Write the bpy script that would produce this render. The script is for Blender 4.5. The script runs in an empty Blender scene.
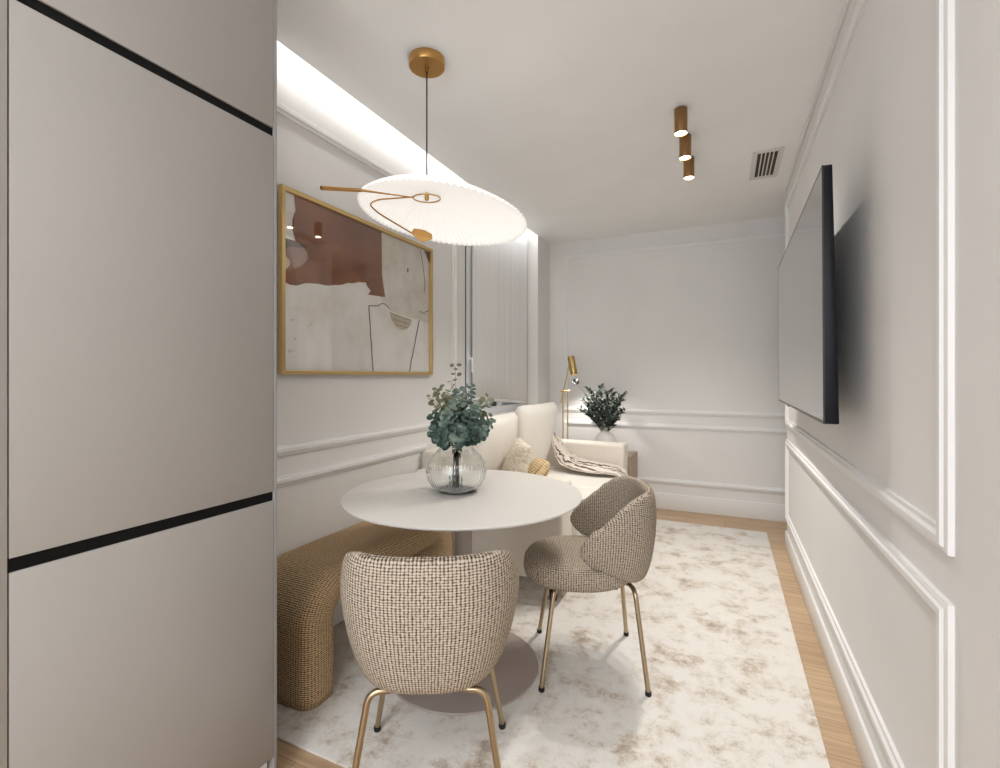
import bpy, bmesh, math, random
from mathutils import Vector, Matrix, Quaternion

random.seed(11)
PI = math.pi
S = bpy.context.scene
COL = S.collection

# ------------------------------------------------------------------ materials
def nmat(name):
    m = bpy.data.materials.new(name)
    m.use_nodes = True
    nt = m.node_tree
    b = nt.nodes['Principled BSDF']
    return m, nt, b

def srgb(r, g, b):
    f = lambda c: (c/255/12.92) if c/255 <= .04045 else ((c/255+.055)/1.055)**2.4
    return (f(r), f(g), f(b), 1)

def N(nt, kind, **kw):
    n = nt.nodes.new(kind)
    for k, v in kw.items():
        if k.startswith('i_'):
            n.inputs[k[2:].replace('_', ' ')].default_value = v
        else:
            setattr(n, k, v)
    return n

def ramp(nt, stops, interp='LINEAR'):
    r = nt.nodes.new('ShaderNodeValToRGB')
    r.color_ramp.interpolation = interp
    el = r.color_ramp.elements
    while len(el) < len(stops): el.new(.5)
    for e, (p, c) in zip(el, stops):
        e.position = p; e.color = c
    return r

def add_noise_bump(nt, b, scale=300, strength=.05, dist=.002, vec=None):
    n = N(nt, 'ShaderNodeTexNoise'); n.inputs['Scale'].default_value = scale
    n.inputs['Detail'].default_value = 3
    if vec: nt.links.new(vec, n.inputs['Vector'])
    bp = N(nt, 'ShaderNodeBump'); bp.inputs['Strength'].default_value = strength
    bp.inputs['Distance'].default_value = dist
    nt.links.new(n.outputs['Fac'], bp.inputs['Height'])
    nt.links.new(bp.outputs['Normal'], b.inputs['Normal'])

def paint(name, col, rough=.6, bump=.03, scale=400, spec=.3):
    m, nt, b = nmat(name)
    tc = N(nt, 'ShaderNodeTexCoord')
    n = N(nt, 'ShaderNodeTexNoise'); n.inputs['Scale'].default_value = 3; n.inputs['Detail'].default_value = 2
    nt.links.new(tc.outputs['Object'], n.inputs['Vector'])
    c2 = tuple(x*.97 for x in col[:3])+(1,)
    r = ramp(nt, [(.3, c2), (.7, col)])
    nt.links.new(n.outputs['Fac'], r.inputs['Fac'])
    nt.links.new(r.outputs['Color'], b.inputs['Base Color'])
    b.inputs['Roughness'].default_value = rough
    b.inputs['Specular IOR Level'].default_value = spec
    add_noise_bump(nt, b, scale, bump, .001, tc.outputs['Object'])
    return m

def metal(name, col, rough=.3):
    m, nt, b = nmat(name)
    tc = N(nt, 'ShaderNodeTexCoord')
    n = N(nt, 'ShaderNodeTexNoise'); n.inputs['Scale'].default_value = 60
    nt.links.new(tc.outputs['Object'], n.inputs['Vector'])
    mr = N(nt, 'ShaderNodeMapRange'); mr.inputs['To Min'].default_value = rough*.85; mr.inputs['To Max'].default_value = rough*1.15
    nt.links.new(n.outputs['Fac'], mr.inputs['Value'])
    nt.links.new(mr.outputs['Result'], b.inputs['Roughness'])
    b.inputs['Base Color'].default_value = col
    b.inputs['Metallic'].default_value = 1
    return m

def weave(name, light, mid, dark, pu, pv, bump=.6, wgt=.5):
    """tweed of knobbly threads; UVs are in metres"""
    m, nt, b = nmat(name)
    L = nt.links
    tc = N(nt, 'ShaderNodeTexCoord')
    wob = N(nt, 'ShaderNodeTexNoise'); wob.inputs['Scale'].default_value = 60
    L.new(tc.outputs['UV'], wob.inputs['Vector'])
    vs = N(nt, 'ShaderNodeVectorMath', operation='MULTIPLY_ADD')
    L.new(wob.outputs['Color'], vs.inputs[0]); vs.inputs[1].default_value = (.004, .004, 0)
    L.new(tc.outputs['UV'], vs.inputs[2])
    sp = N(nt, 'ShaderNodeSeparateXYZ'); L.new(vs.outputs[0], sp.inputs[0])
    def wave(out, p):
        a = N(nt, 'ShaderNodeMath', operation='MULTIPLY'); L.new(out, a.inputs[0]); a.inputs[1].default_value = PI/p
        s = N(nt, 'ShaderNodeMath', operation='SINE'); L.new(a.outputs[0], s.inputs[0])
        q = N(nt, 'ShaderNodeMath', operation='ABSOLUTE'); L.new(s.outputs[0], q.inputs[0])
        return q.outputs[0]
    wu, wv = wave(sp.outputs['X'], pu), wave(sp.outputs['Y'], pv)
    wu2 = N(nt, 'ShaderNodeMath', operation='MULTIPLY'); L.new(wu, wu2.inputs[0]); wu2.inputs[1].default_value = 2*wgt
    ad = N(nt, 'ShaderNodeMath', operation='MULTIPLY_ADD'); L.new(wv, ad.inputs[0]); ad.inputs[1].default_value = 2*(1-wgt); L.new(wu2.outputs[0], ad.inputs[2])
    hf = N(nt, 'ShaderNodeMath', operation='MULTIPLY'); L.new(ad.outputs[0], hf.inputs[0]); hf.inputs[1].default_value = .5
    # cell-to-cell thread colour
    n2 = N(nt, 'ShaderNodeTexNoise'); n2.inputs['Scale'].default_value = 130; n2.inputs['Detail'].default_value = 2
    L.new(tc.outputs['UV'], n2.inputs['Vector'])
    sh = N(nt, 'ShaderNodeMath', operation='MULTIPLY_ADD'); L.new(n2.outputs['Fac'], sh.inputs[0]); sh.inputs[1].default_value = 1.0; sh.inputs[2].default_value = -.5
    tot = N(nt, 'ShaderNodeMath', operation='ADD'); L.new(hf.outputs[0], tot.inputs[0]); L.new(sh.outputs[0], tot.inputs[1])
    r = ramp(nt, [(.20, dark), (.50, mid), (.80, light)])
    L.new(tot.outputs[0], r.inputs['Fac'])
    L.new(r.outputs['Color'], b.inputs['Base Color'])
    b.inputs['Roughness'].default_value = .95
    b.inputs['Specular IOR Level'].default_value = .1
    bp = N(nt, 'ShaderNodeBump'); bp.inputs['Strength'].default_value = bump; bp.inputs['Distance'].default_value = .003
    L.new(hf.outputs[0], bp.inputs['Height']); L.new(bp.outputs['Normal'], b.inputs['Normal'])
    return m

def fabric(name, col, scale=500, var=.9):
    m, nt, b = nmat(name)
    tc = N(nt, 'ShaderNodeTexCoord')
    n = N(nt, 'ShaderNodeTexNoise'); n.inputs['Scale'].default_value = scale; n.inputs['Detail'].default_value = 2
    nt.links.new(tc.outputs['Object'], n.inputs['Vector'])
    r = ramp(nt, [(.3, tuple(x*var for x in col[:3])+(1,)), (.7, col)])
    nt.links.new(n.outputs['Fac'], r.inputs['Fac'])
    nt.links.new(r.outputs['Color'], b.inputs['Base Color'])
    b.inputs['Roughness'].default_value = .95
    b.inputs['Specular IOR Level'].default_value = .1
    b.inputs['Sheen Weight'].default_value = .1
    bp = N(nt, 'ShaderNodeBump'); bp.inputs['Strength'].default_value = .25; bp.inputs['Distance'].default_value = .001
    nt.links.new(n.outputs['Fac'], bp.inputs['Height']); nt.links.new(bp.outputs['Normal'], b.inputs['Normal'])
    return m

def plain(name, col, rough=.5, spec=.5, metallic=0):
    m, nt, b = nmat(name)
    b.inputs['Base Color'].default_value = col
    b.inputs['Roughness'].default_value = rough
    b.inputs['Specular IOR Level'].default_value = spec
    b.inputs['Metallic'].default_value = metallic
    return m

WALL = paint('wall_paint', srgb(231, 229, 227), .65)
CEIL = paint('ceiling_paint', srgb(246, 246, 245), .8, .02)
TRIM = paint('trim_paint', srgb(234, 233, 232), .45, .0)
LACQ = paint('cabinet_lacquer', srgb(165, 161, 157), .42, .01, 900, .4)
LACQ_SIDE = paint('cabinet_side', srgb(158, 157, 157), .45, .01, 900, .4)
BLACK = plain('black_channel', srgb(9, 9, 10), .6, .2)
WHITE = plain('white_plinth', srgb(238, 238, 238), .5)
BRASS = metal('brushed_brass', srgb(196, 152, 92), .34)
BRONZE = metal('bronze_brass', srgb(158, 122, 82), .38)
CHAMP = metal('champagne_metal', srgb(178, 160, 132), .3)
GOLDFRAME = metal('gold_leaf_frame', srgb(216, 188, 134), .42)
RUBBER = plain('black_rubber', srgb(18, 17, 17), .7)
TABLETOP = paint('table_lacquer', srgb(219, 215, 209), .38, .0, 100, .4)
TAUPE = paint('taupe_lacquer', srgb(172, 159, 153), .24, .0, 100, .4)
TWEED = weave('chair_tweed', srgb(194, 182, 166), srgb(136, 122, 106), srgb(60, 54, 49), .0097, .0067, .6, .52)
TWEED_B = weave('bench_tweed', srgb(206, 180, 145), srgb(146, 118, 87), srgb(44, 34, 25), .0125, .0078, .6, .32)
SOFA = fabric('sofa_cream_fabric', srgb(229, 221, 210), 420)
SOFA_W = fabric('cushion_white_fabric', srgb(240, 235, 227), 420)

def knit_mat():
    m, nt, b = nmat('knitted_cream')
    L = nt.links
    tc = N(nt, 'ShaderNodeTexCoord')
    w = N(nt, 'ShaderNodeTexVoronoi'); w.inputs['Scale'].default_value = 75
    L.new(tc.outputs['UV'], w.inputs['Vector'])
    r = ramp(nt, [(.1, srgb(240, 233, 220)), (.75, srgb(208, 194, 172))])
    L.new(w.outputs['Distance'], r.inputs['Fac'])
    L.new(r.outputs['Color'], b.inputs['Base Color']); b.inputs['Roughness'].default_value = .95
    bp = N(nt, 'ShaderNodeBump', invert=True); bp.inputs['Strength'].default_value = .6; bp.inputs['Distance'].default_value = .006
    L.new(w.outputs['Distance'], bp.inputs['Height']); L.new(bp.outputs['Normal'], b.inputs['Normal'])
    return m
KNIT = knit_mat()
TAN = weave('tan_pillow_weave', srgb(226, 204, 168), srgb(190, 160, 118), srgb(120, 92, 60), .016, .016, .6)

def throw_mat():
    m, nt, b = nmat('striped_throw')
    L = nt.links
    tc = N(nt, 'ShaderNodeTexCoord')
    sp = N(nt, 'ShaderNodeSeparateXYZ'); L.new(tc.outputs['UV'], sp.inputs[0])
    nz = N(nt, 'ShaderNodeTexNoise'); nz.inputs['Scale'].default_value = 12
    L.new(tc.outputs['UV'], nz.inputs['Vector'])
    ma = N(nt, 'ShaderNodeMath', operation='MULTIPLY_ADD'); L.new(nz.outputs['Fac'], ma.inputs[0]); ma.inputs[1].default_value = .12
    L.new(sp.outputs['X'], ma.inputs[2])
    mu = N(nt, 'ShaderNodeMath', operation='MULTIPLY'); L.new(ma.outputs[0], mu.inputs[0]); mu.inputs[1].default_value = 5.0
    fr = N(nt, 'ShaderNodeMath', operation='FRACT'); L.new(mu.outputs[0], fr.inputs[0])
    c, g, w = srgb(226, 218, 206), srgb(142, 124, 110), srgb(104, 84, 72)
    r = ramp(nt, [(0, c), (.36, c), (.4, g), (.52, g), (.56, c), (.70, c), (.73, w), (.82, w), (.86, c)])
    L.new(fr.outputs[0], r.inputs['Fac'])
    L.new(r.outputs['Color'], b.inputs['Base Color']); b.inputs['Roughness'].default_value = .9
    b.inputs['Sheen Weight'].default_value = .2
    return m
THROW = throw_mat()

def floor_mat():
    m, nt, b = nmat('oak_floor')
    L = nt.links
    tc = N(nt, 'ShaderNodeTexCoord')
    br = N(nt, 'ShaderNodeTexBrick', offset=.37)
    br.inputs['Scale'].default_value = 1
    br.inputs['Brick Width'].default_value = 1.25
    br.inputs['Row Height'].default_value = .19
    br.inputs['Mortar Size'].default_value = .0012
    br.inputs['Mortar Smooth'].default_value = .3
    br.inputs['Color1'].default_value = srgb(200, 174, 144)
    br.inputs['Color2'].default_value = srgb(186, 158, 128)
    br.inputs['Mortar'].default_value = srgb(128, 98, 70)
    L.new(tc.outputs['Object'], br.inputs['Vector'])
    mp = N(nt, 'ShaderNodeMapping'); mp.inputs['Scale'].default_value = (2.2, 34, 1)
    L.new(tc.outputs['Object'], mp.inputs['Vector'])
    n = N(nt, 'ShaderNodeTexNoise'); n.inputs['Scale'].default_value = 1.6; n.inputs['Detail'].default_value = 6
    n.inputs['Distortion'].default_value = .6
    L.new(mp.outputs[0], n.inputs['Vector'])
    r = ramp(nt, [(.3, (.72, .68, .62, 1)), (.65, (1.06, 1.04, 1.0, 1))])
    L.new(n.outputs['Fac'], r.inputs['Fac'])
    mx = N(nt, 'ShaderNodeMix', data_type='RGBA', blend_type='MULTIPLY'); mx.inputs['Factor'].default_value = .8
    L.new(br.outputs['Color'], mx.inputs['A']); L.new(r.outputs['Color'], mx.inputs['B'])
    L.new(mx.outputs['Result'], b.inputs['Base Color'])
    b.inputs['Roughness'].default_value = .45
    bp = N(nt, 'ShaderNodeBump'); bp.inputs['Strength'].default_value = .12; bp.inputs['Distance'].default_value = .002
    L.new(n.outputs['Fac'], bp.inputs['Height']); L.new(bp.outputs['Normal'], b.inputs['Normal'])
    return m
OAK = floor_mat()

def wood_mat(name, a, c):
    m, nt, b = nmat(name)
    L = nt.links
    tc = N(nt, 'ShaderNodeTexCoord')
    mp = N(nt, 'ShaderNodeMapping'); mp.inputs['Scale'].default_value = (40, 40, 3)
    L.new(tc.outputs['Object'], mp.inputs['Vector'])
    n = N(nt, 'ShaderNodeTexNoise'); n.inputs['Scale'].default_value = 1; n.inputs['Detail'].default_value = 5
    L.new(mp.outputs[0], n.inputs['Vector'])
    r = ramp(nt, [(.3, a), (.7, c)]); L.new(n.outputs['Fac'], r.inputs['Fac'])
    L.new(r.outputs['Color'], b.inputs['Base Color']); b.inputs['Roughness'].default_value = .5
    return m
GREYWOOD = wood_mat('grey_oak', srgb(150, 132, 114), srgb(182, 164, 144))

def rug_mat():
    m, nt, b = nmat('mottled_rug')
    L = nt.links
    tc = N(nt, 'ShaderNodeTexCoord')
    n1 = N(nt, 'ShaderNodeTexNoise'); n1.inputs['Scale'].default_value = 6.0; n1.inputs['Detail'].default_value = 12
    n1.inputs['Roughness'].default_value = .8; n1.inputs['Distortion'].default_value = 0
    L.new(tc.outputs['Object'], n1.inputs['Vector'])
    r1 = ramp(nt, [(.47, srgb(236, 233, 228)), (.53, srgb(226, 220, 212)), (.575, srgb(210, 199, 186)), (.64, srgb(176, 159, 145))])
    L.new(n1.outputs['Fac'], r1.inputs['Fac'])
    n2 = N(nt, 'ShaderNodeTexNoise'); n2.inputs['Scale'].default_value = 20; n2.inputs['Detail'].default_value = 8
    n2.inputs['Roughness'].default_value = 2.6
    L.new(tc.outputs['Object'], n2.inputs['Vector'])
    r2 = ramp(nt, [(.47, (1, 1, 1, 1)), (.55, (.88, .855, .825, 1)), (.62, (.74, .69, .64, 1))])
    L.new(n2.outputs['Fac'], r2.inputs['Fac'])
    mx = N(nt, 'ShaderNodeMix', data_type='RGBA', blend_type='MULTIPLY'); mx.inputs['Factor'].default_value = .75
    L.new(r1.outputs['Color'], mx.inputs['A']); L.new(r2.outputs['Color'], mx.inputs['B'])
    L.new(mx.outputs['Result'], b.inputs['Base Color'])
    b.inputs['Roughness'].default_value = .9; b.inputs['Sheen Weight'].default_value = .25
    b.inputs['Specular IOR Level'].default_value = .15
    n3 = N(nt, 'ShaderNodeTexNoise'); n3.inputs['Scale'].default_value = 260
    L.new(tc.outputs['Object'], n3.inputs['Vector'])
    bp = N(nt, 'ShaderNodeBump'); bp.inputs['Strength'].default_value = .35; bp.inputs['Distance'].default_value = .003
    L.new(n3.outputs['Fac'], bp.inputs['Height']); L.new(bp.outputs['Normal'], b.inputs['Normal'])
    return m
RUG = rug_mat()

def emit(name, col, st):
    m = bpy.data.materials.new(name); m.use_nodes = True
    nt = m.node_tree; nt.nodes.clear()
    e = N(nt, 'ShaderNodeEmission'); e.inputs['Color'].default_value = col; e.inputs['Strength'].default_value = st
    o = N(nt, 'ShaderNodeOutputMaterial'); nt.links.new(e.outputs[0], o.inputs[0])
    return m

def shade_mat():
    m, nt, b = nmat('glowing_pleated_shade')
    b.inputs['Base Color'].default_value = (.86, .85, .83, 1)
    b.inputs['Roughness'].default_value = .7
    b.inputs['Emission Color'].default_value = (1, .965, .925, 1)
    b.inputs['Emission Strength'].default_value = SHADE_E
    return m

def glass_mat(name, col=(1, 1, 1, 1), rough=0):
    m = bpy.data.materials.new(name); m.use_nodes = True
    nt = m.node_tree; nt.nodes.clear()
    g = N(nt, 'ShaderNodeBsdfGlass'); g.inputs['Color'].default_value = col; g.inputs['IOR'].default_value = 1.45
    g.inputs['Roughness'].default_value = rough
    o = N(nt, 'ShaderNodeOutputMaterial'); nt.links.new(g.outputs[0], o.inputs[0])
    return m

def pane_mat(name, refl=1.0, tint=(1, 1, 1, 1)):
    """thin clear pane: fresnel mix of transmission and mirror"""
    m = bpy.data.materials.new(name); m.use_nodes = True
    nt = m.node_tree; nt.nodes.clear(); L = nt.links
    t = N(nt, 'ShaderNodeBsdfTransparent'); t.inputs['Color'].default_value = tint
    g = N(nt, 'ShaderNodeBsdfGlossy'); g.inputs['Roughness'].default_value = .02
    f = N(nt, 'ShaderNodeFresnel'); f.inputs['IOR'].default_value = 1.45
    mu = N(nt, 'ShaderNodeMath', operation='MULTIPLY'); L.new(f.outputs[0], mu.inputs[0]); mu.inputs[1].default_value = refl
    mx = N(nt, 'ShaderNodeMixShader'); L.new(mu.outputs[0], mx.inputs[0]); L.new(t.outputs[0], mx.inputs[1]); L.new(g.outputs[0], mx.inputs[2])
    o = N(nt, 'ShaderNodeOutputMaterial'); L.new(mx.outputs[0], o.inputs[0])
    return m

def thin_glass_mat(name):
    m = bpy.data.materials.new(name); m.use_nodes = True
    nt = m.node_tree; nt.nodes.clear(); L = nt.links
    t = N(nt, 'ShaderNodeBsdfTransparent'); t.inputs['Color'].default_value = (.955, .965, .96, 1)
    g = N(nt, 'ShaderNodeBsdfGlossy'); g.inputs['Roughness'].default_value = .03
    f = N(nt, 'ShaderNodeFresnel'); f.inputs['IOR'].default_value = 1.5
    mx = N(nt, 'ShaderNodeMixShader'); L.new(f.outputs[0], mx.inputs[0]); L.new(t.outputs[0], mx.inputs[1]); L.new(g.outputs[0], mx.inputs[2])
    o = N(nt, 'ShaderNodeOutputMaterial'); L.new(mx.outputs[0], o.inputs[0])
    return m

def leaf_mat(name, a, c, d, scale=14):
    m, nt, b = nmat(name)
    L = nt.links
    tc = N(nt, 'ShaderNodeTexCoord')
    n = N(nt, 'ShaderNodeTexNoise'); n.inputs['Scale'].default_value = scale; n.inputs['Detail'].default_value = 2
    L.new(tc.outputs['Object'], n.inputs['Vector'])
    r = ramp(nt, [(.33, a), (.5, c), (.68, d)]); L.new(n.outputs['Fac'], r.inputs['Fac'])
    L.new(r.outputs['Color'], b.inputs['Base Color']); b.inputs['Roughness'].default_value = .6
    b.inputs['Specular IOR Level'].default_value = .3
    return m
EUC = leaf_mat('eucalyptus_leaf', srgb(44, 62, 58), srgb(86, 106, 98), srgb(150, 163, 149))
EUC_O = leaf_mat('eucalyptus_olive_leaf', srgb(92, 96, 70), srgb(112, 116, 88), srgb(138, 140, 112))
STEM = plain('plant_stem', srgb(120, 124, 92), .7)
OLIVE = leaf_mat('olive_leaf', srgb(38, 50, 46), srgb(62, 76, 70), srgb(112, 122, 112), 30)

def blind_mat():
    m, nt, b = nmat('sheer_blind')
    L = nt.links
    tc = N(nt, 'ShaderNodeTexCoord')
    mp = N(nt, 'ShaderNodeMapping'); mp.inputs['Scale'].default_value = (1, 30, .6)
    L.new(tc.outputs['Object'], mp.inputs['Vector'])
    n = N(nt, 'ShaderNodeTexNoise'); n.inputs['Scale'].default_value = 1; n.inputs['Detail'].default_value = 4
    L.new(mp.outputs[0], n.inputs['Vector'])
    r = ramp(nt, [(.3, srgb(236, 237, 238)), (.7, srgb(246, 246, 246))]); L.new(n.outputs['Fac'], r.inputs['Fac'])
    L.new(r.outputs['Color'], b.inputs['Base Color']); b.inputs['Roughness'].default_value = .9
    b.inputs['Specular IOR Level'].default_value = .1
    t = N(nt, 'ShaderNodeBsdfTransparent')
    mx = N(nt, 'ShaderNodeMixShader'); mx.inputs[0].default_value = .98
    L.new(t.outputs[0], mx.inputs[1]); L.new(b.outputs[0], mx.inputs[2])
    L.new(mx.outputs[0], nt.nodes['Material Output'].inputs[0])
    return m
BLIND = blind_mat()

# ------------------------------------------------------------------ mesh helpers
def link(o, parent=None):
    COL.objects.link(o)
    if parent is not None: o.parent = parent
    return o

def finish(name, bm, mats, parent=None, smooth=None, recalc=True):
    if recalc: bmesh.ops.recalc_face_normals(bm, faces=bm.faces[:])
    me = bpy.data.meshes.new(name)
    bm.to_mesh(me); bm.free()
    for m in (mats if isinstance(mats, (list, tuple)) else [mats]): me.materials.append(m)
    if smooth is not None:
        for p in me.polygons: p.use_smooth = True
        if smooth < 179:
            try: me.set_sharp_from_angle(angle=math.radians(smooth))
            except Exception: pass
    return link(bpy.data.objects.new(name, me), parent)

def tag(o, label=None, cat=None, group=None, kind=None):
    if label: o['label'] = label
    if cat: o['category'] = cat
    if group: o['group'] = group
    if kind: o['kind'] = kind
    return o

def empty(name, loc, label, cat, rz=0, group=None):
    o = bpy.data.objects.new(name, None); link(o)
    o.empty_display_size = .05
    o.location = loc; o.rotation_euler = (0, 0, rz)
    return tag(o, label, cat, group)

def box(bm, lo, hi, bevel=0, seg=2, mi=0):
    tmp = bmesh.new()
    r = bmesh.ops.create_cube(tmp, size=1)
    for v in tmp.verts:
        v.co = Vector([(lo[i]+hi[i])/2 + v.co[i]*(hi[i]-lo[i]) for i in range(3)])
    if bevel: bmesh.ops.bevel(tmp, geom=tmp.edges[:], offset=bevel, segments=seg, profile=.5, affect='EDGES')
    for f in tmp.faces: f.material_index = mi
    me = bpy.data.meshes.new('t'); tmp.to_mesh(me); tmp.free(); bm.from_mesh(me); bpy.data.meshes.remove(me)
    return bm

def boxobj(name, lo, hi, m, parent=None, bevel=0, seg=2):
    bm = bmesh.new(); box(bm, lo, hi, bevel, seg)
    return finish(name, bm, m, parent, 40 if bevel else None)

def smooth_path(pts, r, seg=6):
    """round the corners of a polyline"""
    P = [Vector(p) for p in pts]; out = [P[0]]
    for i in range(1, len(P)-1):
        a, b, c = P[i-1], P[i], P[i+1]
        d1, d2 = (a-b), (c-b)
        k = min(r, d1.length*.49, d2.length*.49)
        p1, p2 = b+d1.normalized()*k, b+d2.normalized()*k
        for s in range(seg+1):
            t = s/seg
            out.append(p1*(1-t)**2 + b*2*t*(1-t) + p2*t*t)
    out.append(P[-1]); return out

def tube(bm, pts, rad, n=12, caps=True, mi=0):
    P = [Vector(p) for p in pts]
    R = rad if isinstance(rad, (list, tuple)) else [rad]*len(P)
    T = [((P[min(i+1, len(P)-1)]-P[max(i-1, 0)])).normalized() for i in range(len(P))]
    up = Vector((0, 0, 1)) if abs(T[0].z) < .9 else Vector((1, 0, 0))
    nrm = T[0].cross(up).normalized()
    rings = []
    for i, p in enumerate(P):
        if i:
            q = T[i-1].rotation_difference(T[i]); nrm = q @ nrm
        bn = T[i].cross(nrm).normalized()
        rings.append([bm.verts.new(p + (nrm*math.cos(2*PI*k/n)+bn*math.sin(2*PI*k/n))*R[i]) for k in range(n)])
    for a, b in zip(rings, rings[1:]):
        for k in range(n):
            f = bm.faces.new((a[k], a[(k+1) % n], b[(k+1) % n], b[k])); f.material_index = mi
    if caps:
        bm.faces.new(rings[0]).material_index = mi; bm.faces.new(rings[-1]).material_index = mi
    return bm

def lathe(bm, prof, n=64, c=(0, 0, 0), rib=None, mi=0, closed=False):
    """prof = [(r, z)], rib(r, z, a) -> r"""
    rings = []
    for r, z in prof:
        if r < 1e-6:
            rings.append([bm.verts.new((c[0], c[1], c[2]+z))])
        else:
            ring = []
            for k in range(n):
                a = 2*PI*k/n
                rr = rib(r, z, a) if rib else r
                ring.append(bm.verts.new((c[0]+rr*math.cos(a), c[1]+rr*math.sin(a), c[2]+z)))
            rings.append(ring)
    pairs = list(zip(rings, rings[1:]))
    if closed: pairs.append((rings[-1], rings[0]))
    for a, b in pairs:
        for k in range(n):
            k2 = (k+1) % n
            if len(a) == 1 and len(b) == 1: continue
            if len(a) == 1: f = bm.faces.new((a[0], b[k2], b[k]))
            elif len(b) == 1: f = bm.faces.new((a[k], a[k2], b[0]))
            else: f = bm.faces.new((a[k], a[k2], b[k2], b[k]))
            f.material_index = mi
    return bm

def uv_dominant(bm):
    """UVs in metres from each face's own plane"""
    uvl = bm.loops.layers.uv.verify()
    bm.normal_update()
    for f in bm.faces:
        n = f.normal
        a = [abs(n.x), abs(n.y), abs(n.z)]
        for l in f.loops:
            c = l.vert.co
            if a[2] >= a[0] and a[2] >= a[1]: l[uvl].uv = (c.x, c.y)
            elif a[0] >= a[1]: l[uvl].uv = (c.y, c.z)
            else: l[uvl].uv = (c.x, c.z)

def spow(x, p): return math.copysign(abs(x)**p, x)

def lerp_tab(tab, x):
    if x <= tab[0][0]: return tab[0][1]
    for (x0, y0), (x1, y1) in zip(tab, tab[1:]):
        if x <= x1:
            t = (x-x0)/(x1-x0); t = t*t*(3-2*t)*.5 + t*.5
            return y0+(y1-y0)*t
    return tab[-1][1]

# ------------------------------------------------------------------ room
XL, XR, YB, ZC = -1.76, .41, 4.76, 2.60
XD = -1.645           # edge of the dropped ceiling
XP, YP = -1.635, 4.41 # pier by the window
Y0 = -2.6
W0, W1, WZ0, WZ1 = 3.185, 4.40, .93, 2.62   # window opening

def structure(o): o['kind'] = 'structure'; return o

structure(boxobj('floor', (-2.2, Y0, -.1), (1.5, YB+.1, 0), OAK))
bm = bmesh.new()
box(bm, (XD, Y0, ZC), (1.5, YB+.1, ZC+.025))             # dropped slab
box(bm, (-2.2, Y0, 2.80), (XD+.3, YB+.1, 2.9))           # slab above the cove
box(bm, (XD+.28, Y0, ZC+.02), (XD+.3, YB+.1, 2.81))
structure(finish('ceiling', bm, CEIL))
bm = bmesh.new()
box(bm, (XL-.25, Y0, -.05), (XL, W0, 2.85))
box(bm, (XL-.25, W1, -.05), (XL, YB, 2.85))
box(bm, (XL-.25, W0, -.05), (XL, W1, WZ0))
box(bm, (XL-.25, W0, WZ1), (XL, W1, 2.85))
structure(finish('wall_left', bm, WALL))
structure(boxobj('wall_pier', (XL, YP, 0), (XP, YB, 2.81), WALL))
structure(boxobj('wall_back', (-2.2, YB, -.05), (1.5, YB+.12, 2.85), WALL))
structure(boxobj('wall_right', (XR, Y0, 0), (XR+.14, 4.045, ZC), WALL))
structure(boxobj('wall_far_right', (1.4, Y0, 0), (1.5, YB, ZC), WALL))  # unseen closing wall, added to stop light leaking in

# skirting boards
def baseboard(name, lo, hi):
    structure(boxobj(name, lo, hi, TRIM, None, .004, 2))
bm = bmesh.new(); box(bm, (XR-.013, Y0, 0), (XR, 4.045, .125), .004, 2); box(bm, (XR-.013, 4.045, 0), (XR+.14, 4.058, .125), .004, 2)
structure(finish('baseboard_right', bm, TRIM, None, 40))
baseboard('baseboard_back', (XP, YB-.014, 0), (1.4, YB, .148))
baseboard('baseboard_left', (XL, Y0, 0), (XL+.014, YP, .13))
# small cornice between the right wall and the ceiling
bm = bmesh.new()
box(bm, (XR-.012, Y0, ZC-.02), (XR, 4.045, ZC), .004, 2)
structure(finish('trim_6', bm, TRIM, None, 40))

# picture-frame mouldings: mitred rings with a stepped section
PROF = [(0, 0), (0, .010), (.006, .013), (.012, .013), (.016, .019), (.030, .019), (.036, .012), (.045, .010), (.045, 0)]
def moulding(name, place, a0, a1, z0, z1, prof=PROF):
    """place(a, z, h) -> world point; h = height off the wall"""
    bm = bmesh.new(); rings = []
    for o, h in prof:
        rings.append([bm.verts.new(place(a, z, h)) for a, z in ((a0+o, z0+o), (a1-o, z0+o), (a1-o, z1-o), (a0+o, z1-o))])
    for r, q in zip(rings, rings[1:]):
        for k in range(4):
            bm.faces.new((r[k], r[(k+1) % 4], q[(k+1) % 4], q[k]))
    return structure(finish(name, bm, TRIM, None, 35))
onR = lambda a, z, h: (XR-h, a, z)
onL = lambda a, z, h: (XL+h, a, z)
onB = lambda a, z, h: (a, YB-h, z)
moulding('trim_1', onR, 1.24, 4.005, .885, 2.47)
moulding('trim_2', onR, 1.24, 4.005, .215, .788)
moulding('trim_3', onB, -1.49, 1.30, .882, 2.468)
moulding('trim_4', onB, -1.49, 1.30, .238, .792)
PROF_L = [(o, h*1.25) for o, h in PROF]
moulding('trim_5', onL, 1.10, 3.05, .893, 2.425, PROF_L)
moulding('trim_7', onL, 1.10, 2.66, .215, .806, PROF_L)

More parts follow.
